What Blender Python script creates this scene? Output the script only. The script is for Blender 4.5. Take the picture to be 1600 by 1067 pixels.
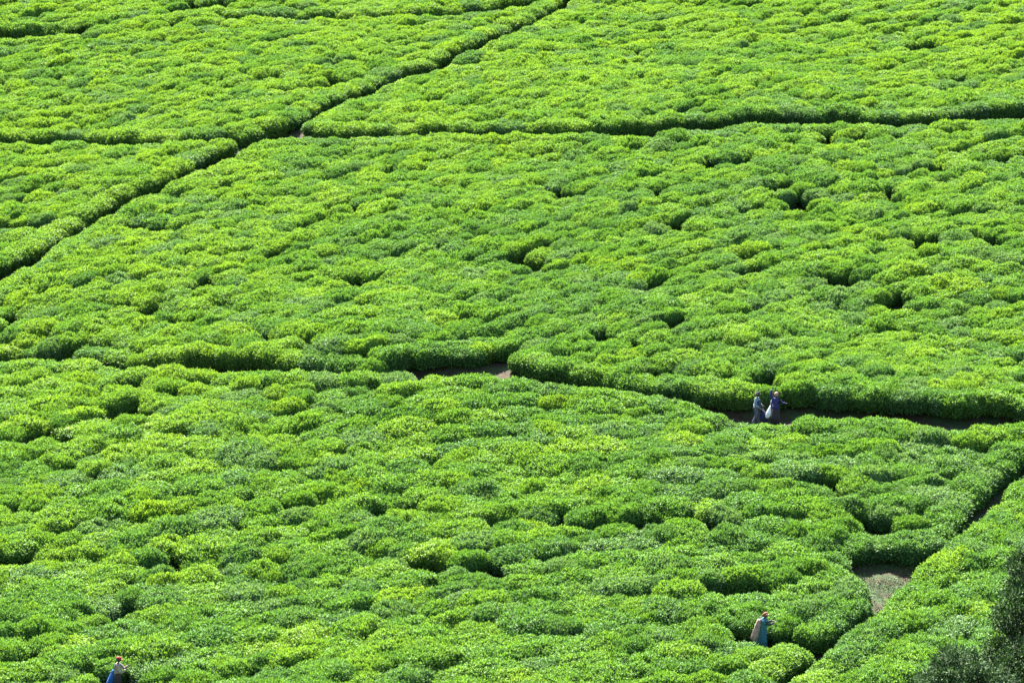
import bpy, math, random
import numpy as np
from mathutils import Vector, Matrix, Euler
R = math.radians
SC = bpy.context.scene
for o in list(bpy.data.objects):
    bpy.data.objects.remove(o)
COL = SC.collection

# ------------------------------------------------------------------ camera, sky, sun, exposure
F = 4537.0                       # focal length in photo pixels
CAMZ, PITCH = 36.7, R(-10.0)
cam_d = bpy.data.cameras.new('camera'); cam = bpy.data.objects.new('camera', cam_d); COL.objects.link(cam)
cam.location = (0, 0, CAMZ); cam.rotation_euler = (R(90) + PITCH, 0, 0)
cam_d.sensor_width = 36; cam_d.lens = F / 1600 * 36; cam_d.clip_start = 1; cam_d.clip_end = 9000
SC.camera = cam
SUN_EL, SUN_AZ = R(53), R(-16)   # azimuth measured from +Y (beyond the hill), negative = to the left
w = bpy.data.worlds.new("World"); SC.world = w; w.use_nodes = True
nt = w.node_tree; bg = nt.nodes['Background']
sky = nt.nodes.new('ShaderNodeTexSky'); sky.sky_type = 'NISHITA'; sky.sun_disc = False
sky.sun_elevation = SUN_EL; sky.sun_rotation = SUN_AZ
nt.links.new(sky.outputs[0], bg.inputs[0]); bg.inputs[1].default_value = 0.07
sd = bpy.data.lights.new('sun', 'SUN'); sd.energy = 5.0; sd.angle = R(0.5); sd.color = (1.0, 0.95, 0.86)
sun = bpy.data.objects.new('sun', sd); COL.objects.link(sun)
sdir = Vector((math.sin(SUN_AZ) * math.cos(SUN_EL), math.cos(SUN_AZ) * math.cos(SUN_EL), math.sin(SUN_EL)))
sun.rotation_euler = (-sdir).to_track_quat('-Z', 'Y').to_euler(); sun.location = (0, 150, 120)
SC.view_settings.view_transform = 'Standard'; SC.view_settings.look = 'None'
SC.view_settings.exposure = 2.55; SC.view_settings.gamma = 1
SC.cycles.max_bounces = 6; SC.cycles.transparent_max_bounces = 4

rng = np.random.default_rng(7)

# ------------------------------------------------------------------ helpers
def tag(o, label=None, cat=None, group=None, kind=None):
    if label: o['label'] = label
    if cat: o['category'] = cat
    if group: o['group'] = group
    if kind: o['kind'] = kind
    return o

def link(name, me, parent=None):
    o = bpy.data.objects.new(name, me); COL.objects.link(o)
    if parent: o.parent = parent
    return o

def empty(name, loc=(0, 0, 0), rz=0):
    o = bpy.data.objects.new(name, None); COL.objects.link(o)
    o.location = loc; o.rotation_euler = (0, 0, rz); o.empty_display_size = .3
    return o

def mesh_np(name, V, Fc, mats=(), mat_idx=None, smooth=False, attrs=None):
    """V (n,3), Fc list of arrays of faces (each (m,k))"""
    me = bpy.data.meshes.new(name)
    if not isinstance(Fc, list): Fc = [Fc]
    Fc = [np.asarray(f, dtype=np.int32) for f in Fc if len(f)]
    loops = np.concatenate([f.ravel() for f in Fc])
    tot = np.concatenate([np.full(len(f), f.shape[1], np.int32) for f in Fc])
    st = np.concatenate([[0], np.cumsum(tot)[:-1]]).astype(np.int32)
    me.vertices.add(len(V)); me.vertices.foreach_set('co', np.asarray(V, np.float32).ravel())
    me.loops.add(len(loops)); me.loops.foreach_set('vertex_index', loops)
    me.polygons.add(len(tot)); me.polygons.foreach_set('loop_start', st); me.polygons.foreach_set('loop_total', tot)
    for m in mats: me.materials.append(m)
    if mat_idx is not None: me.polygons.foreach_set('material_index', np.asarray(mat_idx, np.int32))
    if smooth is True: me.polygons.foreach_set('use_smooth', np.ones(len(tot), bool))
    elif smooth is not False: me.polygons.foreach_set('use_smooth', np.asarray(smooth, bool))
    if attrs:
        for k, (dom, typ, arr) in attrs.items():
            a = me.attributes.new(k, typ, dom)
            a.data.foreach_set('vector' if typ == 'FLOAT_VECTOR' else 'value', np.asarray(arr).ravel())
    me.update(calc_edges=True); me.validate()
    return me

# smooth value noise (vectorised)
_T = np.random.default_rng(11).random((64, 64, 8)) * 2 - 1
def vnoise(x, y, ch=0):
    x = np.asarray(x, float); y = np.asarray(y, float)
    xi = np.floor(x).astype(int); yi = np.floor(y).astype(int)
    fx = x - xi; fy = y - yi
    fx = fx * fx * (3 - 2 * fx); fy = fy * fy * (3 - 2 * fy)
    T = _T[:, :, ch]
    a = T[xi & 63, yi & 63]; b = T[(xi + 1) & 63, yi & 63]; c = T[xi & 63, (yi + 1) & 63]; d = T[(xi + 1) & 63, (yi + 1) & 63]
    return (a * (1 - fx) + b * fx) * (1 - fy) + (c * (1 - fx) + d * fx) * fy

# ------------------------------------------------------------------ the hill and the view geometry
SL = math.tan(R(12))
def base_z(x, y):
    x = np.asarray(x, float); y = np.asarray(y, float)
    t = (y - 110) / 4.0
    z = SL * 4.0 * np.where(t > 20, t, np.log1p(np.exp(np.minimum(t, 20))))
    over = np.maximum(y - 300, 0); z = z - SL * over * (1 - np.exp(-over / 200)) * 1.15     # the hill rounds off far beyond the view
    z = z + 34.9 * np.clip((92 - y) / 92, 0, 1.6) ** 1.3
    z = z + 0.45 * np.sin(x / 17.0 + 1.0) * np.sin(y / 21.0) * np.clip((y - 105) / 30, 0, 1)
    z = z + 0.35 * vnoise(x / 9.0 + 3, y / 9.0, 1) * np.clip((y - 105) / 20, 0, 1)
    return z

cp, sp_ = math.cos(PITCH), math.sin(PITCH)
def project(x, y, z):
    zz = z - CAMZ
    d = y * cp + zz * sp_
    up = -y * sp_ + zz * cp
    return x / d * F + 800, 533.5 - up / d * F, d

def unproject(u, v, h=0.0):
    u = np.atleast_1d(np.asarray(u, float)); v = np.atleast_1d(np.asarray(v, float))
    a = (u - 800) / F; b = (533.5 - v) / F
    dx, dy, dz = a, cp - b * sp_, sp_ + b * cp
    lo = np.full(u.shape, 95.0); hi = np.full(u.shape, 420.0)
    t = np.linspace(95, 420, 1301)
    out = np.zeros((len(u), 3))
    for i in range(len(u)):
        X, Y, Z = dx[i] * t, dy[i] * t, CAMZ + dz[i] * t
        g = Z - (base_z(X, Y) + h)
        k = np.argmax(g < 0)
        if g[k] >= 0: k = len(t) - 1
        k = max(k, 1)
        f = g[k - 1] / (g[k - 1] - g[k] + 1e-9); tt = t[k - 1] + (t[k] - t[k - 1]) * f
        out[i] = (dx[i] * tt, dy[i] * tt, CAMZ + dz[i] * tt)
    return out

HB = 0.92     # height of the plucked canopy
# paths as seen over the canopy: (u, upper lip, lower lip)
PA = [(-260, 560, 590), (-100, 470, 500), (0, 412, 438), (60, 387, 406), (100, 357, 374), (150, 332, 347), (200, 303, 317), (260, 278, 289), (300, 258, 270),
      (318, 242, 262), (330, 237, 254), (370, 222, 238), (400, 209, 221), (450, 191, 206), (470, 181, 193), (500, 165, 174), (520, 156, 162),
      (590, 129, 137), (620, 114, 122), (680, 97, 105), (745, 66, 74), (790, 44, 56), (845, 23, 30), (880, 3, 12), (895, -15, -5), (930, -60, -48)]
PB = [(400, 214, 218), (480, 205, 210), (530, 206, 212), (600, 202, 208), (720, 200, 208), (770, 202, 210), (850, 199, 207), (900, 200, 209), (1000, 194, 208),
      (1060, 187, 201), (1130, 184, 196), (1170, 178, 191), (1240, 176, 195), (1270, 178, 193), (1350, 180, 194), (1450, 180, 195),
      (1530, 172, 187), (1600, 166, 182), (1700, 158, 174), (1950, 145, 160)]
PC = [(-260, 225, 231), (0, 219, 225), (30, 215, 224), (100, 214, 223), (150, 216, 224), (230, 215, 222), (300, 211, 219), (370, 207, 214)]
PF = [(360, 23, 29), (400, 23, 29), (470, 22, 28), (524, 21, 27), (550, 23, 31), (600, 21, 27), (662, 18, 24), (730, 14, 21), (794, 5, 12), (830, -1, 6), (860, -8, -2)]
PG = [(-260, 62, 72), (-80, 55, 64), (0, 49, 59), (32, 49, 59), (60, 49, 54), (110, 46, 52)]
PD = [(-260, 560, 570), (-100, 556, 566), (0, 554, 562), (60, 552, 560), (150, 555, 563), (180, 555, 570), (215, 557, 574), (260, 555, 574), (320, 553, 578), (350, 554, 580), (410, 555, 580),
      (480, 566, 580), (545, 572, 584), (570, 572, 593), (600, 568, 592), (640, 557, 587), (700, 550, 587), (780, 545, 590), (800, 560, 594),
      (850, 572, 600), (900, 580, 606), (960, 592, 615), (1000, 597, 623), (1050, 601, 631), (1075, 605, 637), (1090, 608, 640), (1130, 615, 649),
      (1180, 618, 656), (1240, 616, 656), (1320, 618, 658), (1400, 622, 662), (1450, 625, 668), (1500, 630, 671), (1560, 626, 668),
      (1600, 632, 668), (1750, 640, 680), (1950, 650, 690)]
PEl = [(1950, 440), (1750, 590), (1640, 682), (1600, 716), (1560, 742), (1520, 780), (1500, 810), (1470, 845), (1445, 856), (1420, 855), (1345, 855), (1328, 872),
       (1330, 890), (1350, 905), (1366, 925), (1360, 940), (1340, 958), (1300, 988), (1250, 1028), (1210, 1056), (1100, 1150), (1000, 1240)]
PEr = [(1950, 470), (1750, 612), (1640, 704), (1600, 738), (1560, 771), (1540, 795), (1505, 825), (1480, 848), (1440, 882), (1400, 918), (1372, 947), (1350, 968),
       (1330, 982), (1290, 1014), (1240, 1054), (1200, 1084), (1120, 1150), (1020, 1240)]
PD = [(a, b - (max(0, 17 - (c - b)) if a < 620 else 0), c - (7 * min(1, max(0, (a - 850) / 150)) if not 1100 < a < 1260 else 0) - (5 if 700 < a < 850 else 9 if 560 < a < 700 else 0)) for a, b, c in PD]
PA = [(a, b - max(0, 12 - (c - b)) / 2, c + max(0, 12 - (c - b)) / 2) for a, b, c in PA]
PB = [(a, b - max(0, 9 - (c - b)) / 2, c + max(0, 9 - (c - b)) / 2) for a, b, c in PB]
def band(P): return [(p[0], p[1]) for p in P] + [(p[0], p[2]) for p in reversed(P)]
POLY = [np.array(band(P), float) for P in (PA, PB, PC, PD, PF, PG)] + [np.array(PEl + PEr[::-1], float)]
def in_poly(u, v, P):
    c = np.zeros(np.shape(u), bool); n = len(P); j = n - 1
    for i in range(n):
        xi, yi = P[i]; xj, yj = P[j]
        m = (yi > v) != (yj > v)
        with np.errstate(divide='ignore', invalid='ignore'):
            xx = (xj - xi) * (v - yi) / (yj - yi + 1e-12) + xi
        c ^= m & (u < xx); j = i
    return c
# hollows where bushes are missing, seen over the canopy (u, v, half width px, half height px)
HOLES = [(893, 818, 30, 7), (745, 878, 28, 6), (665, 877, 22, 5), (560, 873, 16, 3), (780, 808, 12, 4), (240, 882, 30, 5), (425, 886, 12, 6), (437, 905, 10, 7),
         (970, 917, 9, 6), (912, 955, 9, 4), (190, 952, 8, 14), (130, 965, 14, 3), (738, 905, 9, 4), (688, 724, 6, 6), (215, 640, 9, 9), (85, 678, 26, 6), (190, 674, 12, 4), (620, 790, 16, 5),
         (240, 482, 20, 5), (25, 494, 10, 4), (530, 322, 18, 5), (940, 520, 16, 10), (1000, 537, 14, 5), (1050, 500, 16, 5), (870, 527, 6, 3), (722, 513, 8, 4), (612, 552, 14, 5), (800, 545, 12, 10),
         (1190, 589, 8, 5), (1215, 597, 5, 7), (1125, 253, 20, 4), (1030, 295, 9, 4), (1330, 215, 6, 4), (1390, 300, 8, 7), (1250, 318, 14, 5), (1430, 370, 34, 6), (1545, 375, 20, 4),
         (1560, 247, 16, 5), (1285, 215, 12, 4), (1385, 213, 5, 5), (880, 205, 16, 4), (210, 352, 18, 4), (270, 352, 14, 5), (365, 290, 16, 4), (530, 125, 8, 4), (500, 133, 18, 3), (20, 350, 14, 6),
         (330, 7, 26, 3), (290, 12, 10, 2), (20, 55, 22, 4), (100, 50, 22, 3), (275, 37, 8, 4), (550, 27, 12, 3), (1170, 8, 14, 3), (1440, 75, 14, 3), (1500, 123, 16, 4), (1360, 812, 24, 4), (1130, 812, 24, 5),
         (1210, 812, 20, 5), (1240, 745, 50, 3), (1040, 745, 20, 4), (1480, 708, 16, 4), (1330, 770, 12, 4), (1020, 808, 24, 4), (1030, 865, 20, 5), (1150, 912, 26, 4), (1110, 875, 12, 4), (1250, 918, 16, 4),
         (640, 960, 12, 4), (750, 990, 8, 3), (570, 1045, 14, 5), (740, 1020, 10, 4), (960, 1045, 16, 4), (1080, 1050, 16, 3), (20, 970, 18, 4), (50, 1030, 20, 4), (40, 865, 16, 4), (130, 860, 24, 4),
         (350, 775, 12, 4), (215, 778, 12, 4), (480, 790, 14, 3), (90, 810, 18, 4), (1235, 989, 22, 4), (1175, 984, 10, 4), (330, 850, 6, 5), (145, 871, 8, 4), (305, 595, 8, 3), (170, 600, 14, 3),
         (1480, 540, 20, 4), (1380, 470, 16, 4), (1300, 435, 14, 4), (1180, 415, 10, 4), (830, 410, 14, 4), (660, 385, 12, 4), (430, 398, 16, 4), (560, 440, 12, 4), (310, 445, 12, 4), (740, 330, 14, 3),
         (1050, 350, 14, 4), (900, 300, 12, 3), (1210, 290, 14, 3), (640, 260, 12, 3), (1465, 265, 14, 4), (1180, 470, 10, 4), (420, 520, 12, 4), (330, 540, 8, 4), (110, 540, 10, 4)]
HOLES = np.array(HOLES, float)
def is_gap(x, y):
    u, v, d = project(x, y, base_z(x, y) + HB)
    g = np.zeros(np.shape(u), bool)
    for P in POLY: g |= in_poly(u, v, P)
    for hu, hv, a, b in HOLES: g |= ((u - hu) / a / 1.15) ** 2 + ((v - hv) / b / .7) ** 2 < 1
    return g
def vline(P, u, k): 
    A = np.array([(p[0], (p[1] + p[2]) / 2) for p in P]); return np.interp(u, A[:, 0], A[:, 1])
Em = np.array(sorted([(p[0], p[1]) for p in PEr]))
def field_of(u, v):
    """0 above A and C, 1 between C and A, 2 above B, 3 between A/B and D, 4 below D, 5 right of E"""
    f = np.full(np.shape(u), 4)
    vD = vline(PD, u, 0)
    vE = np.interp(u, Em[:, 0], Em[:, 1], left=2000)
    f = np.where((v > vE - 6) & (u > 1000), 5, f)
    f = np.where(v < vD, 3, f)
    vB = vline(PB, u, 0)
    f = np.where((v < vB) & (u > 450), 2, f)
    vA = vline(PA, u, 0)
    up = (v < vA) & (u < 930)
    vC = vline(PC, u, 0)
    f = np.where(up & (v >= vC) & (u < 400), 1, f)
    f = np.where(up & ((v < vC) | (u >= 400)), 0, f)
    return f

# people stand here (ground points)
P1 = unproject(1182, 657)[0]; P2 = unproject(1212, 658)[0]; P3 = unproject(1191, 1016)[0]; P4 = unproject(184, 1086)[0]
PEOPLE = [P1, P2, P3, P4]

# ------------------------------------------------------------------ materials
def new_mat(name):
    m = bpy.data.materials.new(name); m.use_nodes = True
    return m, m.node_tree, m.node_tree.nodes['Principled BSDF']
def mixrgb(nt, a, b, fac, mode='MIX'):
    n = nt.nodes.new('ShaderNodeMix'); n.data_type = 'RGBA'; n.blend_type = mode
    for s, val in ((n.inputs[0], fac), (n.inputs[6], a), (n.inputs[7], b)):
        if isinstance(val, bpy.types.NodeSocket): nt.links.new(val, s)
        else: s.default_value = val if not isinstance(val, tuple) else (*val, 1) if len(val) == 3 else val
    return n.outputs[2]
def noise(nt, scale, detail=4, rough=.55, coord='Object'):
    tc = nt.nodes.new('ShaderNodeTexCoord'); n = nt.nodes.new('ShaderNodeTexNoise')
    n.inputs['Scale'].default_value = scale; n.inputs['Detail'].default_value = detail; n.inputs['Roughness'].default_value = rough
    nt.links.new(tc.outputs[coord], n.inputs['Vector']); return n
def ramp(nt, src, stops):
    r = nt.nodes.new('ShaderNodeValToRGB'); e = r.color_ramp.elements
    e[0].position, e[0].color = stops[0][0], (*stops[0][1], 1); e[1].position, e[1].color = stops[-1][0], (*stops[-1][1], 1)
    for p, c in stops[1:-1]:
        q = e.new(p); q.color = (*c, 1)
    nt.links.new(src, r.inputs[0]); return r.outputs[0]

def tea_material():
    m, nt, b = new_mat('tea_leaf')
    N = nt.nodes.new
    age = N('ShaderNodeAttribute'); age.attribute_name = 'age'
    tint = N('ShaderNodeAttribute'); tint.attribute_name = 'tint'; tint.attribute_type = 'INSTANCER'
    geo = N('ShaderNodeNewGeometry'); nz = N('ShaderNodeTexNoise'); nz.inputs['Scale'].default_value = .9; nz.inputs['Detail'].default_value = 3
    nt.links.new(geo.outputs['Position'], nz.inputs['Vector'])
    mth = N('ShaderNodeMath'); mth.operation = 'MULTIPLY_ADD'; mth.inputs[1].default_value = .55; mth.inputs[2].default_value = -.275; nt.links.new(nz.outputs[0], mth.inputs[0])
    ad = N('ShaderNodeMath'); ad.operation = 'ADD'; nt.links.new(tint.outputs['Fac'], ad.inputs[0]); nt.links.new(mth.outputs[0], ad.inputs[1])
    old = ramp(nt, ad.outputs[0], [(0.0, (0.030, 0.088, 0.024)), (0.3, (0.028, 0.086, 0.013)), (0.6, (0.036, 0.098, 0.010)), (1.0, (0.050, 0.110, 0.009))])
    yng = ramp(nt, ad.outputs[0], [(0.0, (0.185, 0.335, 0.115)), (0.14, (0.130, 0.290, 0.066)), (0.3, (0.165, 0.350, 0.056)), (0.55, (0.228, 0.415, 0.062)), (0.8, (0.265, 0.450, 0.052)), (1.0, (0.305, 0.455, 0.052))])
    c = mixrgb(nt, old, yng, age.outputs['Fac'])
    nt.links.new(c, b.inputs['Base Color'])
    b.inputs['Roughness'].default_value = 0.6
    b.inputs['Specular IOR Level'].default_value = 0.30
    tr = N('ShaderNodeBsdfTranslucent')
    tc = mixrgb(nt, c, (1.25, 1.15, 0.45), 1.0, 'MULTIPLY'); nt.links.new(tc, tr.inputs[0])
    mx = N('ShaderNodeMixShader'); mx.inputs[0].default_value = 0.32
    nt.links.new(b.outputs[0], mx.inputs[1]); nt.links.new(tr.outputs[0], mx.inputs[2])
    nt.links.new(mx.outputs[0], nt.nodes['Material Output'].inputs[0])
    return m
M_TEA = tea_material()
m, nt, b = new_mat('tea_twigs_shade'); n = noise(nt, 9)
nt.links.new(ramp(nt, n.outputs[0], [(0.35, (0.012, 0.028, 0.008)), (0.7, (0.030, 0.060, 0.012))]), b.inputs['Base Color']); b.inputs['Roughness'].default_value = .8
M_CORE = m  # dark bush core: twigs, plus the shade among inner leaves painted in
m, nt, b = new_mat('bark'); n = noise(nt, 14)
nt.links.new(ramp(nt, n.outputs[0], [(0.3, (0.06, 0.045, 0.03)), (0.7, (0.16, 0.13, 0.10))]), b.inputs['Base Color']); b.inputs['Roughness'].default_value = .85
M_BARK = m
m, nt, b = new_mat('soil')
n1 = noise(nt, 0.35, 5); n2 = noise(nt, 6, 8, .7); n3 = noise(nt, 1.1, 6, .65)
soil = ramp(nt, n2.outputs[0], [(0.25, (0.013, 0.008, 0.003)), (0.5, (0.034, 0.020, 0.006)), (0.75, (0.072, 0.043, 0.012))])
grass = ramp(nt, n2.outputs[0], [(0.3, (0.012, 0.028, 0.005)), (0.7, (0.035, 0.07, 0.012))])
f = ramp(nt, n3.outputs[0], [(0.44, (0, 0, 0)), (0.58, (1, 1, 1))])
nt.links.new(mixrgb(nt, soil, grass, f), b.inputs['Base Color']); b.inputs['Roughness'].default_value = .95
bp = nt.nodes.new('ShaderNodeBump'); bp.inputs['Strength'].default_value = .8; bp.inputs['Distance'].default_value = .06
nt.links.new(n2.outputs[0], bp.inputs['Height']); nt.links.new(bp.outputs[0], b.inputs['Normal'])
M_SOIL = m
m, nt, b = new_mat('grass_blade'); at = nt.nodes.new('ShaderNodeAttribute'); at.attribute_name = 'age'
nt.links.new(ramp(nt, at.outputs['Fac'], [(0.0, (0.035, 0.095, 0.012)), (0.6, (0.06, 0.13, 0.02)), (0.85, (0.11, 0.10, 0.035)), (1.0, (0.12, 0.075, 0.035))]), b.inputs['Base Color'])
b.inputs['Roughness'].default_value = .6
M_GRASS = m
def tree_mat(name, dark, light):
    m, nt, b = new_mat(name); at = nt.nodes.new('ShaderNodeAttribute'); at.attribute_name = 'age'
    c = ramp(nt, at.outputs['Fac'], [(0.0, dark), (1.0, light)])
    nt.links.new(c, b.inputs['Base Color']); b.inputs['Roughness'].default_value = .65; b.inputs['Specular IOR Level'].default_value = .25
    tr = nt.nodes.new('ShaderNodeBsdfTranslucent'); nt.links.new(c, tr.inputs[0])
    mx = nt.nodes.new('ShaderNodeMixShader'); mx.inputs[0].default_value = .18
    nt.links.new(b.outputs[0], mx.inputs[1]); nt.links.new(tr.outputs[0], mx.inputs[2]); nt.links.new(mx.outputs[0], nt.nodes['Material Output'].inputs[0])
    return m
def cloth(name, col, var=.25, rough=.85, scale=14):
    m, nt, b = new_mat(name); n = noise(nt, scale, 3)
    lo = tuple(c * (1 - var) for c in col); hi = tuple(min(1, c * (1 + var)) for c in col)
    nt.links.new(ramp(nt, n.outputs[0], [(0.3, lo), (0.7, hi)]), b.inputs['Base Color']); b.inputs['Roughness'].default_value = rough
    bp = nt.nodes.new('ShaderNodeBump'); bp.inputs['Strength'].default_value = .5; bp.inputs['Distance'].default_value = .02
    nt.links.new(n.outputs[0], bp.inputs['Height']); nt.links.new(bp.outputs[0], b.inputs['Normal'])
    return m

# ------------------------------------------------------------------ ground
def build_ground():
    def axis(a, b, step, lo, hi):
        core = list(np.arange(a, b + 1e-6, step)); s = step; p = a; L = []
        while p > lo: s *= 1.35; p -= s; L.append(p)
        s = step; q = b; Rr = []
        while q < hi: s *= 1.35; q += s; Rr.append(q)
        return np.array(L[::-1] + core + Rr)
    xs = axis(-52, 52, .4, -2500, 2500); ys = axis(104, 245, .4, -600, 4500)
    X, Y = np.meshgrid(xs, ys)
    Z = ground_z(X, Y)
    nx, ny = len(xs), len(ys)
    i = np.arange(nx * ny).reshape(ny, nx)
    Q = np.stack([i[:-1, :-1], i[:-1, 1:], i[1:, 1:], i[1:, :-1]], -1).reshape(-1, 4)
    me = mesh_np('ground', np.stack([X, Y, Z], -1).reshape(-1, 3), Q, [M_SOIL], smooth=True)
    tag(link('ground', me), kind='structure')
# the track D is a bench cut into the slope
_Dc = unproject([p[0] for p in PD], [(p[1] + p[2]) / 2 for p in PD], HB)[:, :2]
def dist_track(x, y):
    yc = np.interp(x, _Dc[:, 0], _Dc[:, 1]); return (np.asarray(y) - yc)
def ground_z(x, y):
    z = base_z(x, y)
    d = dist_track(x, y)
    t = np.clip((np.abs(d) - 1.3) / 0.9, 0, 1); t = t * t * (3 - 2 * t)
    z = z - SL * d * (1 - t) * .8 - 0.10 * (1 - t)
    return z + 0.05 * vnoise(np.asarray(x) * 1.3, np.asarray(y) * 1.3, 2) * (np.abs(np.asarray(x)) < 60)
build_ground()

# ------------------------------------------------------------------ tea bush shapes
def leaf_quads(P, D, W, L, Wd, fold=.25):
    """rhombic leaves: base P, direction D, side W, length L, width Wd"""
    Nn = np.cross(D, W); Nn /= np.linalg.norm(Nn, axis=1, keepdims=True) + 1e-9
    mid = P + D * (L * .5)[:, None]
    a = mid + W * (Wd * .5)[:, None] + Nn * (Wd * fold)[:, None]
    c = mid - W * (Wd * .5)[:, None] + Nn * (Wd * fold)[:, None]
    tip = P + D * L[:, None]
    V = np.stack([P, a, tip, c], 1).reshape(-1, 3)
    k = np.arange(len(P)) * 4
    T = np.concatenate([np.stack([k, k + 1, k + 2], 1), np.stack([k, k + 2, k + 3], 1)], 1).reshape(-1, 3)
    return V, T
def unit(a): return a / (np.linalg.norm(a, axis=-1, keepdims=True) + 1e-9)

def bush_mesh(seed, nleaf=9500, rx=1.50, ry=1.06, H=1.0):
    g = np.random.default_rng(seed)
    nth, nph = 52, 18
    th = np.linspace(0, 2 * np.pi, nth, endpoint=False); ph = np.linspace(0, 1, nph)
    TH, PH = np.meshgrid(th, ph)
    ex = 2 / g.uniform(2.2, 3.0)
    cx = np.sign(np.cos(TH)) * np.abs(np.cos(TH)) ** ex; cy = np.sign(np.sin(TH)) * np.abs(np.sin(TH)) ** ex
    a = PH * np.pi / 2
    c = np.cos(a) ** .60; s = np.sin(a) ** .74
    o1, o2 = g.uniform(0, 50, 2)
    lump = 1 + .10 * vnoise(np.cos(TH) * 1.3 + o1, np.sin(TH) * 1.3 + PH * 1.2 + o2, 3) + .07 * vnoise(np.cos(TH) * 3 + o2, np.sin(TH) * 3 + PH * 3 + o1, 4)
    skirt = .80 + .20 * np.clip(s * 1.6, 0, 1)                     # narrower towards the foot
    X = rx * cx * c * lump * skirt; Y = ry * cy * c * lump * skirt
    Z = .10 + (H - .10) * s
    Z = Z + (s ** 2) * (.12 * vnoise(X * 1.5 + o1, Y * 1.5 + o2, 5) + .055 * vnoise(X * 4 + o2, Y * 4 + o1, 6))
    V = np.stack([X, Y, Z], -1).reshape(-1, 3)
    i = np.arange(nth * nph).reshape(nph, nth); j = np.roll(i, -1, 1)
    Q = np.stack([i[:-1], j[:-1], j[1:], i[1:]], -1).reshape(-1, 4)
    T = np.concatenate([Q[:, :3], Q[:, [0, 2, 3]]])
    A = np.cross(V[T[:, 1]] - V[T[:, 0]], V[T[:, 2]] - V[T[:, 0]]); ar = np.linalg.norm(A, axis=1) + 1e-9
    zc = V[T].mean(1)[:, 2]
    wgt = ar * (.35 + .65 * np.clip(zc / H, 0, 1) ** 1.2)
    t = g.choice(len(T), nleaf, p=wgt / wgt.sum())
    r1, r2 = g.random((2, nleaf)); q = np.sqrt(r1)
    P = V[T[t, 0]] * (1 - q)[:, None] + V[T[t, 1]] * (q * (1 - r2))[:, None] + V[T[t, 2]] * (q * r2)[:, None]
    Nn = A[t] / ar[t][:, None]
    topness = np.clip(Nn[:, 2], 0, 1)
    clump = vnoise(P[:, 0] * 5.5 + o1, P[:, 1] * 5.5 + P[:, 2] * 5 + o2, 7)
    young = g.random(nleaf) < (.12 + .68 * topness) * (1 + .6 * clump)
    up = np.array([0, 0, 1.0])
    P = P + Nn * (g.uniform(-.14, .05, nleaf) + .07 * clump + .06 * young * g.random(nleaf))[:, None]
    rnd = unit(g.normal(size=(nleaf, 3)))
    D = unit(Nn * .25 + up * np.where(young, .40, -.05)[:, None] + rnd * np.where(young, .80, 1.0)[:, None])
    W = unit(np.cross(D, unit(g.normal(size=(nleaf, 3)) * .45 + Nn * .9 + up * .35)))
    L = np.where(young, g.uniform(.085, .145, nleaf), g.uniform(.11, .185, nleaf)); Wd = L * g.uniform(.40, .55, nleaf)
    LV, LT = leaf_quads(P, D, W, L, Wd)
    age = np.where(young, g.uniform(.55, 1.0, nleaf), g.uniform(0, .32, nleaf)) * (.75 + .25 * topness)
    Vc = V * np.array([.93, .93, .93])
    Vall = np.concatenate([Vc, LV]); k = len(Vc)
    ages = np.concatenate([np.zeros(k), np.repeat(age, 4)])
    nq = len(Q); nt_ = len(LT)
    cap = np.array([[nph * nth - nth + z for z in range(nth)]])
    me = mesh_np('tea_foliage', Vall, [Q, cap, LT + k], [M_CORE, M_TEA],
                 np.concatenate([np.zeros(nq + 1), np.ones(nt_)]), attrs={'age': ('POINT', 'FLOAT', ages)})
    return me

def tube(path, rad, n=7):
    path = np.asarray(path, float); rad = np.asarray(rad, float)
    d = unit(np.gradient(path, axis=0)); ref = np.array([.31, .2, .93]); a = unit(np.cross(d, ref)); b_ = np.cross(d, a)
    th = np.linspace(0, 2 * np.pi, n, endpoint=False)
    V = (path[:, None] + rad[:, None, None] * (a[:, None] * np.cos(th)[None, :, None] + b_[:, None] * np.sin(th)[None, :, None])).reshape(-1, 3)
    i = np.arange(len(path) * n).reshape(-1, n); j = np.roll(i, -1, 1)
    Q = np.stack([i[:-1], j[:-1], j[1:], i[1:]], -1).reshape(-1, 4)
    return V, Q, [i[0][::-1], i[-1]]
def join_parts(parts):
    Vs, Qs, Cs, k = [], [], [], 0
    for V, Q, caps in parts:
        Vs.append(V); Qs.append(Q + k); Cs += [c + k for c in caps]; k += len(V)
    out = [np.concatenate(Qs)]; by = {}
    for c in Cs: by.setdefault(len(c), []).append(c)
    return np.concatenate(Vs), out + [np.array(v) for v in by.values()]
def stem_mesh(seed):
    g = np.random.default_rng(seed); parts = []
    for _ in range(6):
        a = g.uniform(0, 2 * np.pi); e = np.array([np.cos(a) * .75, np.sin(a) * .6, .72])
        t = np.linspace(0, 1, 6)[:, None]
        p = e * t + np.array([0, 0, -.12]) * (1 - t) + g.normal(0, .025, (6, 3)); p[0] = (np.cos(a) * .06, np.sin(a) * .06, -.12)
        parts.append(tube(p, np.linspace(.038, .012, 6)))
    V, Fc = join_parts(parts)
    return mesh_np('tea_stem', V, Fc, [M_BARK], smooth=True)
NV = 12
BUSH = [bush_mesh(100 + i) for i in range(NV)]
STEM = [stem_mesh(40 + i) for i in range(4)]

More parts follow.
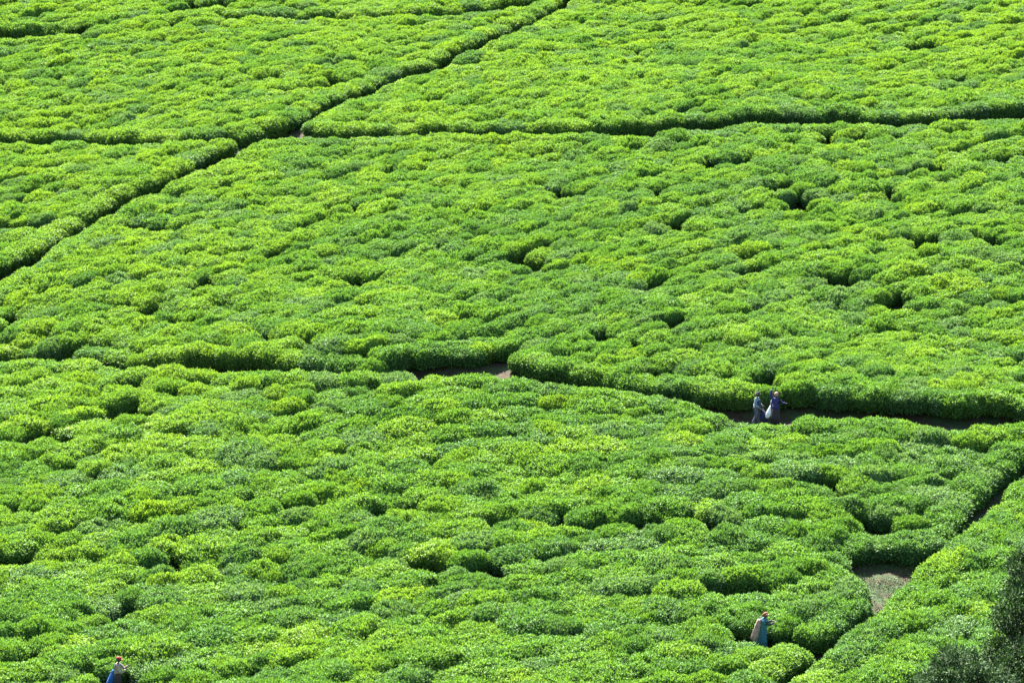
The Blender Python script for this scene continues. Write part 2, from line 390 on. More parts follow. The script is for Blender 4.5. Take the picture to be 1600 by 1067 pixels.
# ------------------------------------------------------------------ where the bushes stand
RX, RY, SPX, SPY = 1.5, 1.06, 1.98, 1.36
place = []            # x, y, rot, sx, sy, field, edge
cell = {}
def too_close(x, y, ang, k=.80):
    ca, sa = math.cos(ang), math.sin(ang)
    ci, cj = int(x // 2), int(y // 2)
    for i in (-1, 0, 1):
        for j in (-1, 0, 1):
            for q in cell.get((ci + i, cj + j), ()):
                dx, dy = x - q[0], y - q[1]
                a = (dx * ca + dy * sa) / SPX; b = (-dx * sa + dy * ca) / SPY
                if a * a + b * b < k * k: return True
    return False
def add(x, y, rot, sx, sy, edge):
    p = [x, y, rot, sx, sy, 0, edge]; place.append(p); cell.setdefault((int(x // 2), int(y // 2)), []).append(p)
angs = np.linspace(0, 2 * np.pi, 16, endpoint=False)
def clear(x, y, rot, sx, sy, k=.80):
    ex, ey = np.cos(angs) * RX * sx * k, np.sin(angs) * RY * sy * k
    c, s = math.cos(rot), math.sin(rot)
    X = np.append(x + ex * c - ey * s, x); Y = np.append(y + ex * s + ey * c, y)
    for p in PEOPLE:
        lx, ly = p[0] - x, p[1] - y; a = (lx * c + ly * s) / (RX * sx); b = (-lx * s + ly * c) / (RY * sy)
        if a * a + b * b < 1.45 ** 2 and math.hypot(lx, ly) < max(RX * sx, RY * sy) + .42 and a * a + b * b < (1 + .36 / (RY * sy)) ** 2: return False
    return not is_gap(X, Y).any()
# hedge rows along both lips of every path
def lip_row(pts, side, step=1.60, off=.92, k=.88):
    W3 = unproject([p[0] for p in pts], [p[1] for p in pts], HB)[:, :2]
    seg = np.linalg.norm(np.diff(W3, axis=0), axis=1); cum = np.concatenate([[0], np.cumsum(seg)])
    s = 0.3
    while s < cum[-1]:
        x = np.interp(s, cum, W3[:, 0]); y = np.interp(s, cum, W3[:, 1])
        x2 = np.interp(min(s + .8, cum[-1]), cum, W3[:, 0]); y2 = np.interp(min(s + .8, cum[-1]), cum, W3[:, 1])
        x1 = np.interp(max(s - .8, 0), cum, W3[:, 0]); y1 = np.interp(max(s - .8, 0), cum, W3[:, 1])
        dx, dy = x2 - x1, y2 - y1; L = math.hypot(dx, dy) + 1e-9; dx /= L; dy /= L
        nx_, ny_ = (-dy, dx) if side > 0 else (dy, -dx)
        rot = math.atan2(dy, dx)
        sx = rng.uniform(.85, 1.05); sy = rng.uniform(.85, 1.0)
        for o, f_ in ((off, 1), (off + .1, 1), (off + .2, 1), (off - .1, .8), (off, .8), (off + .15, .8), (off - .2, .62), (off, .62)):
            px, py = x + nx_ * o, y + ny_ * o
            if too_close(px, py, rot, .60): break
            if clear(px, py, rot, sx * f_, sy * f_, k):
                add(px, py, rot + rng.normal(0, .06), sx * f_, sy * f_, 1); break
        s += step * rng.uniform(.9, 1.15)
for P in (PD, PA, PB, PC, PF, PG):
    q = dict(k=.80) if P in (PA, PF, PG, PD) else {}
    lip_row([(p[0], p[1]) for p in P], +1, **q); lip_row([(p[0], p[2]) for p in P], -1, **(dict(k=.62, off=.85) if P is PD else q))
lip_row(PEl, -1, k=.70, step=1.3); lip_row(PEr, +1, k=.66, step=1.3)
# rows across each field, following the slope
SLOPE = {0: .85, 1: .85, 2: .78, 3: .78, 4: .20, 5: 1.3}
def fill(fid):
    ang = math.atan(SLOPE[fid]); ca, sa = math.cos(ang), math.sin(ang)
    fs = 1.0 if fid > 3 else .86                          # the upper plots are planted closer
    for j in range(-160, 190):
        jo = rng.uniform(0, SPX)
        for i in range(-85, 85):
            a = (i * SPX + jo + rng.normal(0, .16)) * fs; b = (j * SPY + rng.normal(0, .10)) * fs
            x = a * ca - b * sa; y = 165 + a * sa + b * ca
            if y < 106 or y > 262 or abs(x) > y * .18 + 13: continue
            if fid == 4:                                  # rows of the lower field fan: level at right, rising at left
                y += -0.013 * (x + 2) * abs(x + 2) * (x < -2) * -1 * 1.3
            y += .8 * vnoise(x / 14, y / 14, 6)
            u, v, d = project(x, y, float(base_z(x, y)) + HB)
            if int(field_of(u, v)) != fid: continue
            rot = ang + .2 * float(vnoise(x / 10, y / 10, 7)) + rng.normal(0, .08)
            if fid == 4: rot += .48 * min(1, max(0, -x / 9))
            sx = rng.uniform(.84, 1.18) * fs; sy = rng.uniform(.84, 1.12) * fs
            sy *= 1 - .34 * min(1, max(0, 2.2 * float(vnoise(a / 5.0, j * 7.3 + fid * 3, 3)) - .2))      # here and there a row stands thin and a furrow opens
            if too_close(x, y, ang, .74 * fs): continue
            if not clear(x, y, rot, sx, sy, .72):
                sx *= .78; sy *= .78
                if not clear(x, y, rot, sx, sy, .72): continue
            add(x, y, rot, sx, sy, 0)
for fid in (4, 5, 3, 2, 0, 1): fill(fid)
# young replacements fill what the rows leave open
for _ in range(26000):
    y = rng.uniform(106, 250); x = rng.uniform(-1, 1) * (y * .18 + 12)
    u, v, d = project(x, y, float(base_z(x, y)) + HB); ang = math.atan(SLOPE[int(field_of(u, v))])
    if too_close(x, y, ang, .56): continue
    sx = rng.uniform(.62, .8); sy = rng.uniform(.62, .85)
    if clear(x, y, ang, sx, sy, .80): add(x, y, ang + rng.normal(0, .3), sx, sy, 0)
PL = np.array(place)
GX, GY = PL[:, 0], PL[:, 1]
GZ = ground_z(GX, GY) - .03
U, Vv, Dd = project(GX, GY, GZ + HB)
FLD = field_of(U, Vv)
N_ = len(PL)
# each bush is its own seedling: its own leaf colour; neighbours are only loosely alike
tint = .45 + .13 * vnoise(GX / 6, GY / 6, 0) + .08 * vnoise(GX / 19, GY / 19, 1) + rng.normal(0, .15, N_) + .13 * np.clip((GY - 160) / 50, -.6, 1) - .13 * np.clip((GX + 8) / 25, -.6, 1) * (GY < 195)
pale = rng.random(N_)
tint = np.where(pale < .10, rng.uniform(0, .14, N_), tint); tint = np.where(pale > .97, rng.uniform(.72, .86, N_), tint)
tint = np.clip(tint, 0, .76)
SZ = np.clip(1 + .10 * vnoise(GX / 3, GY / 3, 2) + rng.normal(0, .085, N_), .80, 1.2)
eps = .8
sx_ = (base_z(GX + eps, GY) - base_z(GX - eps, GY)) / (2 * eps); sy_ = (base_z(GX, GY + eps) - base_z(GX, GY - eps)) / (2 * eps)
EUL = np.zeros((N_, 3))
for k in range(N_):
    nrm = Vector((-sx_[k] * .8 + rng.normal(0, .05), -sy_[k] * .8 + rng.normal(0, .05), 1)).normalized()
    q = Vector((0, 0, 1)).rotation_difference(nrm).to_matrix() @ Euler((0, 0, PL[k, 2] + (math.pi if rng.random() < .5 else 0))).to_matrix()
    EUL[k] = q.to_euler()
VAR = rng.integers(0, NV, N_)
for p in PEOPLE:                     # the pickers stand waist-deep behind well plucked, low bushes
    low = (np.abs(GX - p[0]) < 1.5) & (GY < p[1] + .3) & (GY > p[1] - 3.2); SZ[low] = np.minimum(SZ[low], .86)
SCL = np.stack([PL[:, 3], PL[:, 4], SZ], 1)

# the 300 that show largest stand as individuals, the rest as one mass of the same bushes
Ug, Vg, Dg = project(GX, GY, GZ)
inview = (U > -22) & (U < 1622) & (Vv < 1074) & (Vv > -20)
order = np.argsort(Dd + np.where(inview, 0, 1e6))
solo = set(order[:300].tolist())
lab_count = {}
def place_word(u, v, f):
    if f == 5: return 'right of the gully path, ' + ('beside the dark tree' if u > 1500 else 'along its edge' if np.interp(u, Em[:, 0], Em[:, 1]) + 45 > v else 'away from its edge')
    if v > 850:
        if u < 120: c = 'left of the red-capped picker'
        elif u < 300: c = 'around the red-capped picker' if v > 960 else 'above the red-capped picker'
        elif u < 560: c = 'right of the red-capped picker'
        elif u < 820: c = 'midway between the two lower pickers'
        elif u < 1100: c = 'left of the teal-dressed picker'
        elif u < 1260: c = 'around the teal-dressed picker' if v > 930 else 'above the teal-dressed picker'
        else: c = 'between the teal-dressed picker and the clearing'
        return c + (', in the bottom rows' if v > 960 else ', a few rows up')
    if u < 300: c = 'at the far left'
    elif u < 650: c = 'left of centre'
    elif u < 950: c = 'in the centre'
    elif u < 1280: c = 'below the two people on the track'
    else: c = 'above the grassy clearing'
    return c + ', high in the lower field'
def tint_word(t): return 'blue-green' if t < .2 else 'deep green' if t < .42 else 'fresh green' if t < .66 else 'yellow-green'
coll = bpy.data.collections.new('bush_kinds')
first = {}; nst = 0
for k in order[:300]:
    v_ = int(VAR[k])
    if v_ not in first:
        o = link('tea_bush', BUSH[v_]); st = link('stem', STEM[v_ % 4], o); first[v_] = (o, st); coll.objects.link(o)
    else:
        src, sst = first[v_]
        o = src.copy(); COL.objects.link(o); st = sst.copy(); COL.objects.link(st); st.parent = o
    o.location = (GX[k], GY[k], GZ[k]); o.rotation_euler = EUL[k]; o.scale = SCL[k]
    o['tint'] = float(tint[k])
    tag(o, f"{tint_word(tint[k])} tea bush {place_word(U[k], Vv[k], FLD[k])}", 'tea bush', 'tea bushes growing in the nearest rows')
    first.setdefault('all', []).append((k, o))
def relabel(u, v, text):
    best = min((p for p in first['all'] if not p[1].get('_u')), key=lambda p: (U[p[0]] - u) ** 2 + ((Vv[p[0]] - v) * 2) ** 2)
    best[1]['label'] = text; best[1]['_u'] = 1
relabel(1325, 925, 'rounded tea bush whose end stands just below the grassy clearing')
relabel(1370, 838, 'tall rounded tea bush casting shade onto the grassy clearing')
relabel(1430, 838, 'tea bush at the corner between the grassy clearing and the gully path above it')
relabel(1300, 880, 'tea bush at the left end of the grassy clearing')
relabel(1190, 1008, 'tea bush in front of the teal-dressed picker hiding the hem of the dress')
relabel(1225, 965, 'tea bush being plucked by the hand of the teal-dressed picker')
relabel(215, 1045, 'tea bush being plucked by the hand of the red-capped picker')
relabel(160, 965, 'tea bush directly left of the tall narrow dark hollow above the red-capped picker')
relabel(893, 838, 'tea bush right below the widest black hollow near the photo centre')
for _, o in first['all']:
    if '_u' in o: del o['_u']

# the rest: one object of the same bushes
rest = np.array([k for k in range(N_) if k not in solo])
me = bpy.data.meshes.new('tea_canopy')
me.vertices.add(len(rest)); me.vertices.foreach_set('co', np.stack([GX[rest], GY[rest], GZ[rest]], 1).astype(np.float32).ravel())
for nm, typ, arr in (('rot', 'FLOAT_VECTOR', EUL[rest]), ('scl', 'FLOAT_VECTOR', SCL[rest])):
    a = me.attributes.new(nm, typ, 'POINT'); a.data.foreach_set('vector', arr.astype(np.float32).ravel())
a = me.attributes.new('tint', 'FLOAT', 'POINT'); a.data.foreach_set('value', tint[rest].astype(np.float32))
a = me.attributes.new('kind_index', 'INT', 'POINT'); a.data.foreach_set('value', VAR[rest].astype(np.int32))
canopy = link('tea_bushes', me)
tag(canopy, 'unbroken green tea canopy covering the slope above the nearest rows', 'tea canopy', kind='stuff')
ng = bpy.data.node_groups.new('canopy', 'GeometryNodeTree')
ng.interface.new_socket('Geometry', in_out='INPUT', socket_type='NodeSocketGeometry'); ng.interface.new_socket('Geometry', in_out='OUTPUT', socket_type='NodeSocketGeometry')
A = ng.nodes.new; gi = A('NodeGroupInput'); go = A('NodeGroupOutput')
def named(nm, typ):
    n = A('GeometryNodeInputNamedAttribute'); n.data_type = typ; n.inputs[0].default_value = nm; return n.outputs[0]
iop = A('GeometryNodeInstanceOnPoints'); iop.inputs['Pick Instance'].default_value = True
ci = A('GeometryNodeCollectionInfo'); ci.inputs[0].default_value = coll; ci.inputs['Separate Children'].default_value = True; ci.inputs['Reset Children'].default_value = True
e2r = A('FunctionNodeEulerToRotation'); lk = ng.links.new
lk(gi.outputs[0], iop.inputs['Points']); lk(ci.outputs[0], iop.inputs['Instance']); lk(named('kind_index', 'INT'), iop.inputs['Instance Index'])
lk(named('rot', 'FLOAT_VECTOR'), e2r.inputs[0]); lk(e2r.outputs[0], iop.inputs['Rotation']); lk(named('scl', 'FLOAT_VECTOR'), iop.inputs['Scale'])
iop2 = A('GeometryNodeInstanceOnPoints'); oi = A('GeometryNodeObjectInfo'); oi.inputs[0].default_value = list(first.values())[0][1]; oi.inputs['As Instance'].default_value = True
lk(gi.outputs[0], iop2.inputs['Points']); lk(oi.outputs['Geometry'], iop2.inputs['Instance']); lk(e2r.outputs[0], iop2.inputs['Rotation'])
jg = A('GeometryNodeJoinGeometry'); lk(iop.outputs[0], jg.inputs[0]); lk(iop2.outputs[0], jg.inputs[0]); lk(jg.outputs[0], go.inputs[0])
md = canopy.modifiers.new('canopy', 'NODES'); md.node_group = ng
print('bushes', N_, 'solo max v', min(Vv[list(solo)]))

# ------------------------------------------------------------------ grass on the clearing and along the track
def build_grass():
    g = np.random.default_rng(5)
    pts = []
    c = unproject([1335, 1445, 1360, 1400], [900, 880, 950, 880], 0)
    n = 22000
    x = g.uniform(c[:, 0].min() - .4, c[:, 0].max() + .5, n); y = g.uniform(c[:, 1].min() - 1, c[:, 1].max() + 3, n)
    keep = g.random(n) < np.clip(.55 + .9 * vnoise(x * 1.1 + 4, y * 1.1, 3), .06, 1)
    pts.append(np.stack([x, y], 1)[keep])
    n = 9000
    x = g.uniform(-40, 40, n); y = np.interp(x, _Dc[:, 0], _Dc[:, 1]) + g.normal(0, .9, n)
    keep = vnoise(x * .7, y * .7, 4) > .15
    pts.append(np.stack([x, y], 1)[keep])
    P = np.concatenate(pts); n = len(P)
    P3 = np.column_stack([P, ground_z(P[:, 0], P[:, 1])])
    D = unit(np.column_stack([g.normal(0, 1.1, n), g.normal(0, 1.1, n), np.full(n, .55)]))
    W = unit(np.cross(D, g.normal(size=(n, 3))))
    L = g.uniform(.05, .13, n)
    V, T = leaf_quads(P3, D, W, L, L * .22, .1)
    age = np.clip(.34 + .5 * vnoise(P[:, 0] * .9, P[:, 1] * .9, 5) + g.normal(0, .2, n), 0, 1)
    me = mesh_np('grass', V, T, [M_GRASS], attrs={'age': ('POINT', 'FLOAT', np.repeat(age, 4))})
    tag(link('grass', me), 'patchy short grass and dry litter on the clearing and the track', 'grass', kind='stuff')
build_grass()

# ------------------------------------------------------------------ trees in the lower right corner
def build_tree(name, base, centres, leafmat, seed, label, nclump, leafL, spread):
    """centres: list of (x,y,z,r) lobes of the crown (world)"""
    g = np.random.default_rng(seed)
    root = empty(name, base); tag(root, label, 'tree')
    b0 = np.array(base); parts = []
    C = np.array(centres); top = C[:, :3].mean(0); fork = b0 + (top - b0) * np.array([.35, .35, .45])
    t = np.linspace(0, 1, 7)[:, None]; p = b0 + (fork - b0) * t + g.normal(0, .05, (7, 3)); p[0] = b0 - np.array([0, 0, .3])
    parts_tr = [tube(p - b0, np.linspace(.26, .17, 7), 10)]
    tips = []
    for (x, y, z, r) in centres:
        c = np.array([x, y, z]); q = fork + (c - fork) * t + np.sin(t * np.pi) * np.array([0, 0, -.3]); q += g.normal(0, .05, q.shape)
        q[0] = fork; parts.append(tube(q - b0, np.linspace(.12, .03, 7), 7))
        for _ in range(14):
            d = unit(g.normal(size=3)); e = c + d * r * g.uniform(.6, .95)
            s0 = q[g.integers(3, 7)]; tt = np.linspace(0, 1, 4)[:, None]
            parts.append(tube(s0 + (e - s0) * tt + g.normal(0, .03, (4, 3)) - b0, np.linspace(.02, .006, 4), 5)); tips.append(e)
    V, Fc = join_parts(parts_tr); link('trunk', mesh_np('trunk', V, Fc, [M_BARK], smooth=True), root)
    V, Fc = join_parts(parts); link('limbs', mesh_np('limbs', V, Fc, [M_BARK], smooth=True), root)
    LV, AG = [], []
    Pn, Dn, Ln = [], [], []
    for (x, y, z, r) in centres:
        nc = int(nclump * r * r)
        d = unit(g.normal(size=(nc, 3))); rr = r * g.uniform(.35, 1.0, nc) ** .5
        cc = np.array([x, y, z]) + d * rr[:, None] * np.array([1, 1, .85])
        for q, dd in zip(cc, d):
            n = g.integers(16, 34); rad = g.uniform(.12, .26) * spread
            off = unit(g.normal(size=(n, 3))); 
            Pn.append(q + off * rad * g.random((n, 1)) ** .5); Dn.append(unit(off + dd * .5 + g.normal(0, .4, (n, 3)) + np.array([0, 0, .25]))); Ln.append(np.full(n, g.beta(1.2, 2.2)))
    P = np.concatenate(Pn); D = np.concatenate(Dn); ag = np.concatenate(Ln)
    n = len(P); W = unit(np.cross(D, unit(g.normal(size=(n, 3)) + np.array([0, 0, .6])))); L = g.uniform(.7, 1.3, n) * leafL
    V, T = leaf_quads(P - b0, D, W, L, L * .42)
    ag = np.clip(ag + g.normal(0, .12, n), 0, 1)
    link('crown', mesh_np('crown', V, T, [leafmat], attrs={'age': ('POINT', 'FLOAT', np.repeat(ag, 4))}), root)
def at(u, v, dist):
    a = (u - 800) / F; b = (533.5 - v) / F
    return np.array([a * dist, (cp - b * sp_) * dist, CAMZ + (sp_ + b * cp) * dist])
MT1 = tree_mat('dark_tree_leaf', (0.007, 0.024, 0.005), (0.085, 0.170, 0.040))
MT2 = tree_mat('grey_tree_leaf', (0.012, 0.040, 0.009), (0.120, 0.210, 0.070))
Cn = []
for u, v, d, r in ((1612, 905, 100, .95), (1592, 960, 99, .95), (1640, 1000, 99, 1.5), (1600, 1040, 97, 1.0), (1575, 1080, 97, 1.2), (1680, 930, 101, 1.6), (1690, 1080, 99, 1.9), (1625, 1130, 98, 1.8), (1760, 1030, 101, 1.7), (1602, 880, 100.5, .6), (1570, 1020, 98, .7)):
    Cn.append((*at(u, v, d), r))
bx, by = Cn[2][0] + 2.2, 99.0
build_tree('tree', (bx, by, float(ground_z(bx, by))), Cn, MT1, 3, 'dark leafy tree crown filling the lower right corner', 150, .13, 1.1)
Cn = []
for u, v, d, r in ((1500, 1050, 95, .95), (1465, 1078, 95, .9), (1538, 1082, 95, 1.1), (1500, 1120, 95, 1.5), (1485, 1032, 95.3, .5), (1440, 1070, 95.5, .45)):
    Cn.append((*at(u, v, d), r))
bx, by = Cn[3][0], Cn[3][1]
build_tree('tree', (bx, by, float(ground_z(bx, by))), Cn, MT2, 4, 'lower grey-green bushy treetop left of the dark corner tree', 160, .12, 1.0)

# ------------------------------------------------------------------ people
def skin_mesh(name, joints, edges, root=0, sub=2, extra=None, mat=None):
    me = bpy.data.meshes.new(name); me.from_pydata([j[0] for j in joints], edges, [])
    o = bpy.data.objects.new(name, me); COL.objects.link(o)
    mo = o.modifiers.new('s', 'SKIN'); sv = me.skin_vertices[0].data
    for i, j in enumerate(joints):
        r = j[1] if isinstance(j[1], tuple) else (j[1], j[1]); sv[i].radius = r
        sv[i].use_root = (i == root)
    s2 = o.modifiers.new('u', 'SUBSURF'); s2.levels = sub; s2.render_levels = sub
    dg = bpy.context.evaluated_depsgraph_get(); ev = o.evaluated_get(dg)
    out = bpy.data.meshes.new_from_object(ev)
    bpy.data.objects.remove(o); bpy.data.meshes.remove(me)
    return out
def mesh_arrays(me):
    V = np.zeros(len(me.vertices) * 3); me.vertices.foreach_get('co', V)
    return V.reshape(-1, 3), [list(p.vertices) for p in me.polygons]
def combine(name, pieces, mats, midx=None):
    V, Fs, mi, k = [], [], [], 0
    for q, (v, f) in enumerate(pieces):
        V.append(v); Fs += [[i + k for i in p] for p in f]; mi += [0 if midx is None else midx[q]] * len(f); k += len(v)
    me = bpy.data.meshes.new(name); me.from_pydata(np.concatenate(V).tolist(), [], Fs)
    for m in mats: me.materials.append(m)
    me.polygons.foreach_set('material_index', mi); me.polygons.foreach_set('use_smooth', [True] * len(Fs)); me.update()
    return me
def ball(c, r, rot=None, nu=20, nv=14, deform=None):
    th = np.linspace(0, 2 * np.pi, nu, endpoint=False); ph = np.linspace(0, np.pi, nv)
    TH, PH = np.meshgrid(th, ph); S = np.stack([np.cos(TH) * np.sin(PH), np.sin(TH) * np.sin(PH), np.cos(PH)], -1).reshape(-1, 3)
    Vv_ = S * np.array(r)
    if deform: Vv_ = deform(S, Vv_)
    if rot is not None: Vv_ = Vv_ @ np.array(rot).T
    Vv_ = Vv_ + np.array(c); i = np.arange(nu * nv).reshape(nv, nu); j = np.roll(i, -1, 1)
    return Vv_, np.stack([i[:-1], i[1:], j[1:], j[:-1]], -1).reshape(-1, 4).tolist()
def rings(pathr, n=20, caps=True):
    """loft: list of (centre, rx, ry) horizontal rings, with cloth folds"""
    th = np.linspace(0, 2 * np.pi, n, endpoint=False); V = []
    for k, (c, rx, ry, fold) in enumerate(pathr):
        q = 1 + fold * np.cos(th * 7 + k * .5) + fold * .6 * np.sin(th * 4 + 1 + k * .3)
        V.append(np.stack([c[0] + np.cos(th) * rx * q, c[1] + np.sin(th) * ry * q, np.full(n, c[2])], 1))
    V = np.concatenate(V); i = np.arange(len(V)).reshape(-1, n); j = np.roll(i, -1, 1)
    Fq = np.stack([i[:-1], j[:-1], j[1:], i[1:]], -1).reshape(-1, 4).tolist()
    if caps: Fq += [i[0][::-1].tolist(), i[-1].tolist()]
    return V, Fq
M_SKIN = cloth('skin', (0.055, 0.030, 0.020), .15, .55)
M_HAIR = cloth('hair', (0.012, 0.010, 0.010), .2, .8)
def head_def(S, V):
    # local frame: +x is forward
    V = V.copy(); fx = np.clip(S[:, 0], 0, 1)
    jaw = np.clip(-S[:, 2], 0, 1); V[:, 1] *= 1 - .28 * jaw; V[:, 0] *= 1 - .10 * jaw
    nose = np.exp(-((S[:, 1] / .14) ** 2 + ((S[:, 2] + .12) / .20) ** 2)) * (S[:, 0] > 0); V[:, 0] += .022 * nose
    for sgn in (-1, 1):
        eye = np.exp(-(((S[:, 1] - sgn * .36) / .16) ** 2 + ((S[:, 2] - .06) / .12) ** 2)) * (S[:, 0] > 0); V[:, 0] -= .010 * eye
    mouth = np.exp(-((S[:, 1] / .26) ** 2 + ((S[:, 2] + .46) / .07) ** 2)) * (S[:, 0] > 0); V[:, 0] += .006 * mouth
    return V
def hand(wrist, dirv, palm_n, curl=.5):
    """one hand: palm and five fingers as skinned chains; returns (joints, edges) pieces"""
    d = Vector(dirv).normalized(); n = Vector(palm_n); n = (n - d * n.dot(d)).normalized(); s = d.cross(n)
    w_ = Vector(wrist); out = []
    palm = [(tuple(w_), .024), (tuple(w_ + d * .045), (.034, .018)), (tuple(w_ + d * .085), (.036, .016))]
    out.append((palm, [(0, 1), (1, 2)]))
    for k, (off, ln) in enumerate(((-.028, .066), (-.010, .078), (.010, .074), (.027, .058))):
        a = w_ + d * .075 + s * off; b = a + d * ln * .42; c_ = b + (d * (1 - curl * .6) + n * curl).normalized() * ln * .33
        e = c_ + (d * (1 - curl) + n * (curl + .2)).normalized() * ln * .28
        out.append(([(tuple(a), .0095), (tuple(b), .009), (tuple(c_), .0085), (tuple(e), .0075)], [(0, 1), (1, 2), (2, 3)]))
    a = w_ + d * .025 - s * .026; b = a + (d * .7 - s * .7).normalized() * .036; c_ = b + (d * .9 - s * .2 + n * .4).normalized() * .032
    out.append(([(tuple(a), .012), (tuple(b), .010), (tuple(c_), .009)], [(0, 1), (1, 2)]))
    return out
def make_person(root_loc, facing, label, J, garments, head_pitch=0., head_yaw=0., hair=True, extra_head=None):
    """J: joint dict in the person's own frame (+x forward, +y left). garments: list of (name, spec)"""
    root = empty('person', tuple(root_loc), facing); tag(root, label, 'person', None)
    key = ['pelvis', 'waist', 'chest', 'neck0', 'neck1', 'shL', 'elL', 'wrL', 'shR', 'elR', 'wrR', 'hipL', 'knL', 'anL', 'toL', 'hipR', 'knR', 'anR', 'toR']
    rad = dict(pelvis=(.15, .12), waist=(.125, .10), chest=(.15, .115), neck0=.062, neck1=.052, shL=.062, elL=.040, wrL=.027, shR=.062, elR=.040, wrR=.027,
               hipL=.088, knL=.058, anL=.038, toL=.034, hipR=.088, knR=.058, anR=.038, toR=.034)
    E = [('pelvis', 'waist'), ('waist', 'chest'), ('chest', 'neck0'), ('neck0', 'neck1'), ('chest', 'shL'), ('shL', 'elL'), ('elL', 'wrL'), ('chest', 'shR'), ('shR', 'elR'), ('elR', 'wrR'),
         ('pelvis', 'hipL'), ('hipL', 'knL'), ('knL', 'anL'), ('anL', 'toL'), ('pelvis', 'hipR'), ('hipR', 'knR'), ('knR', 'anR'), ('anR', 'toR')]
    ix = {k: i for i, k in enumerate(key)}
    pieces = [mesh_arrays(skin_mesh('t', [(J[k], rad[k]) for k in key], [(ix[a], ix[b_]) for a, b_ in E]))]
    for sd_ in 'LR':
        wv = Vector(J['wr' + sd_]); dv = wv - Vector(J['el' + sd_])
        if 'hd' + sd_ in J: dv = Vector(J['hd' + sd_])
        for js, es in hand(wv, dv, J.get('pn' + sd_, (0, -1 if sd_ == 'L' else 1, -.3)), J.get('curl', .5)): pieces.append(mesh_arrays(skin_mesh('t', js, es, sub=1)))
    hc = Vector(J['neck1']) + Vector((.02, 0, .105))
    rot = (Euler((0, head_pitch, head_yaw)).to_matrix())
    pieces.append(ball(hc, (.098, .078, .118), rot, 28, 20, head_def))
    for sg in (-1, 1): pieces.append(ball(np.array(hc) + np.array(rot @ Vector((-.005, sg * .078, -.005))), (.018, .010, .030), rot, 8, 6))
    body = link('body', combine('body', pieces, [M_SKIN]), root)
    if hair:
        def hd(S, V): 
            V = V.copy(); cut = (S[:, 0] > .35) & (S[:, 2] < .45); V[cut] *= .86; V[S[:, 2] < -.5] *= .85; return V
        link('hair', combine('hair', [ball(np.array(hc) + np.array(rot @ Vector((-.010, 0, .012))), (.103, .086, .118), rot, 20, 14, hd)], [M_HAIR]), root)
    for g_ in garments:
        nm, mat = g_[0], g_[1]
        if g_[2] == 'skin':      # a garment that follows the limbs
            ks, grow = g_[3], g_[4]; jj = [k for k in key if k in ks]; im = {k: i for i, k in enumerate(jj)}
            js = []
            for k in jj:
                r = rad[k]; r = r if isinstance(r, tuple) else (r, r); js.append((J[k], (r[0] + grow, r[1] + grow)))
            es = [(im[a], im[b_]) for a, b_ in E if a in im and b_ in im]
            pc = [mesh_arrays(skin_mesh('t', js, es))] + (list(g_[5]) if len(g_) > 5 else [])
        else: pc = g_[3]
        link(nm, combine(nm, pc, [mat]), root)
    return root, hc, rot

def straight(st=0.):
    return dict(pelvis=(0, 0, .92), waist=(0, 0, 1.06), chest=(.01, 0, 1.26), neck0=(.015, 0, 1.40), neck1=(.03, 0, 1.47),
                shL=(0, .17, 1.36), shR=(0, -.17, 1.36), elL=(0, .22, 1.09), wrL=(.08, .22, .86), elR=(0, -.22, 1.09), wrR=(.08, -.22, .86),
                hipL=(0, .085, .86), knL=(.02, .09, .48), anL=(-.01, .095, .07), toL=(.13, .11, .035), hipR=(0, -.085, .86), knR=(.02, -.09, .48), anR=(-.01, -.095, .07), toR=(.13, -.11, .035))
def gz(p): return (float(p[0]), float(p[1]), float(ground_z(p[0], p[1])))
TOP = ['waist', 'chest', 'neck0', 'shL', 'elL', 'shR', 'elR']
TOPL = TOP + ['wrL', 'wrR', 'pelvis']
LEGS = ['pelvis', 'hipL', 'knL', 'anL', 'hipR', 'knR', 'anR']
def cap_pieces(hc, rot, brim=True, s=1.0):
    def cd(S, V):
        V = V.copy(); V[S[:, 2] < 0, 2] *= .12; return V
    P = [ball(np.array(hc) + np.array(rot @ Vector((-.005, 0, .045))), (.112 * s, .094 * s, .095 * s), rot, 20, 12, cd)]
    if brim:
        P.append(ball(np.array(hc) + np.array(rot @ Vector((.105, 0, .045))), (.075, .075, .010), rot, 16, 8))
    return P
def scarf_pieces(hc, rot, tail=True):
    def sd2(S, V):
        V = V.copy(); cut = (S[:, 0] > .30) & (S[:, 2] < .35); V[cut] *= .80; return V
    P = [ball(np.array(hc) + np.array(rot @ Vector((-.015, 0, .030))), (.122, .104, .122), rot, 22, 14, sd2)]
    if tail: P.append(ball(np.array(hc) + np.array(rot @ Vector((-.125, 0, -.01))), (.05, .045, .06), rot, 12, 8))
    return P
M_JKT = cloth('pale_blue_jacket', (0.17, 0.225, 0.29)); M_VEST = cloth('navy_vest', (0.018, 0.040, 0.085)); M_GTR = cloth('grey_trousers', (0.085, 0.095, 0.14))
M_HAT = cloth('dark_hat', (0.035, 0.035, 0.045)); M_NAVY = cloth('navy_cloth', (0.014, 0.018, 0.055)); M_VIO = cloth('violet_shirt', (0.022, 0.022, 0.115))
M_PEACH = cloth('peach_scarf', (0.42, 0.22, 0.17)); M_WHITE = cloth('white_sack', (0.78, 0.80, 0.82), .06, .6, 5); M_ORANGE = cloth('orange_scarf', (0.19, 0.058, 0.035))
M_TEAL = cloth('teal_dress', (0.022, 0.11, 0.155), .4, .85, 7); M_PINK = cloth('pink_brown_sack', (0.28, 0.19, 0.15), .45, .9, 8); M_RED = cloth('red_cap', (0.30, 0.026, 0.03))
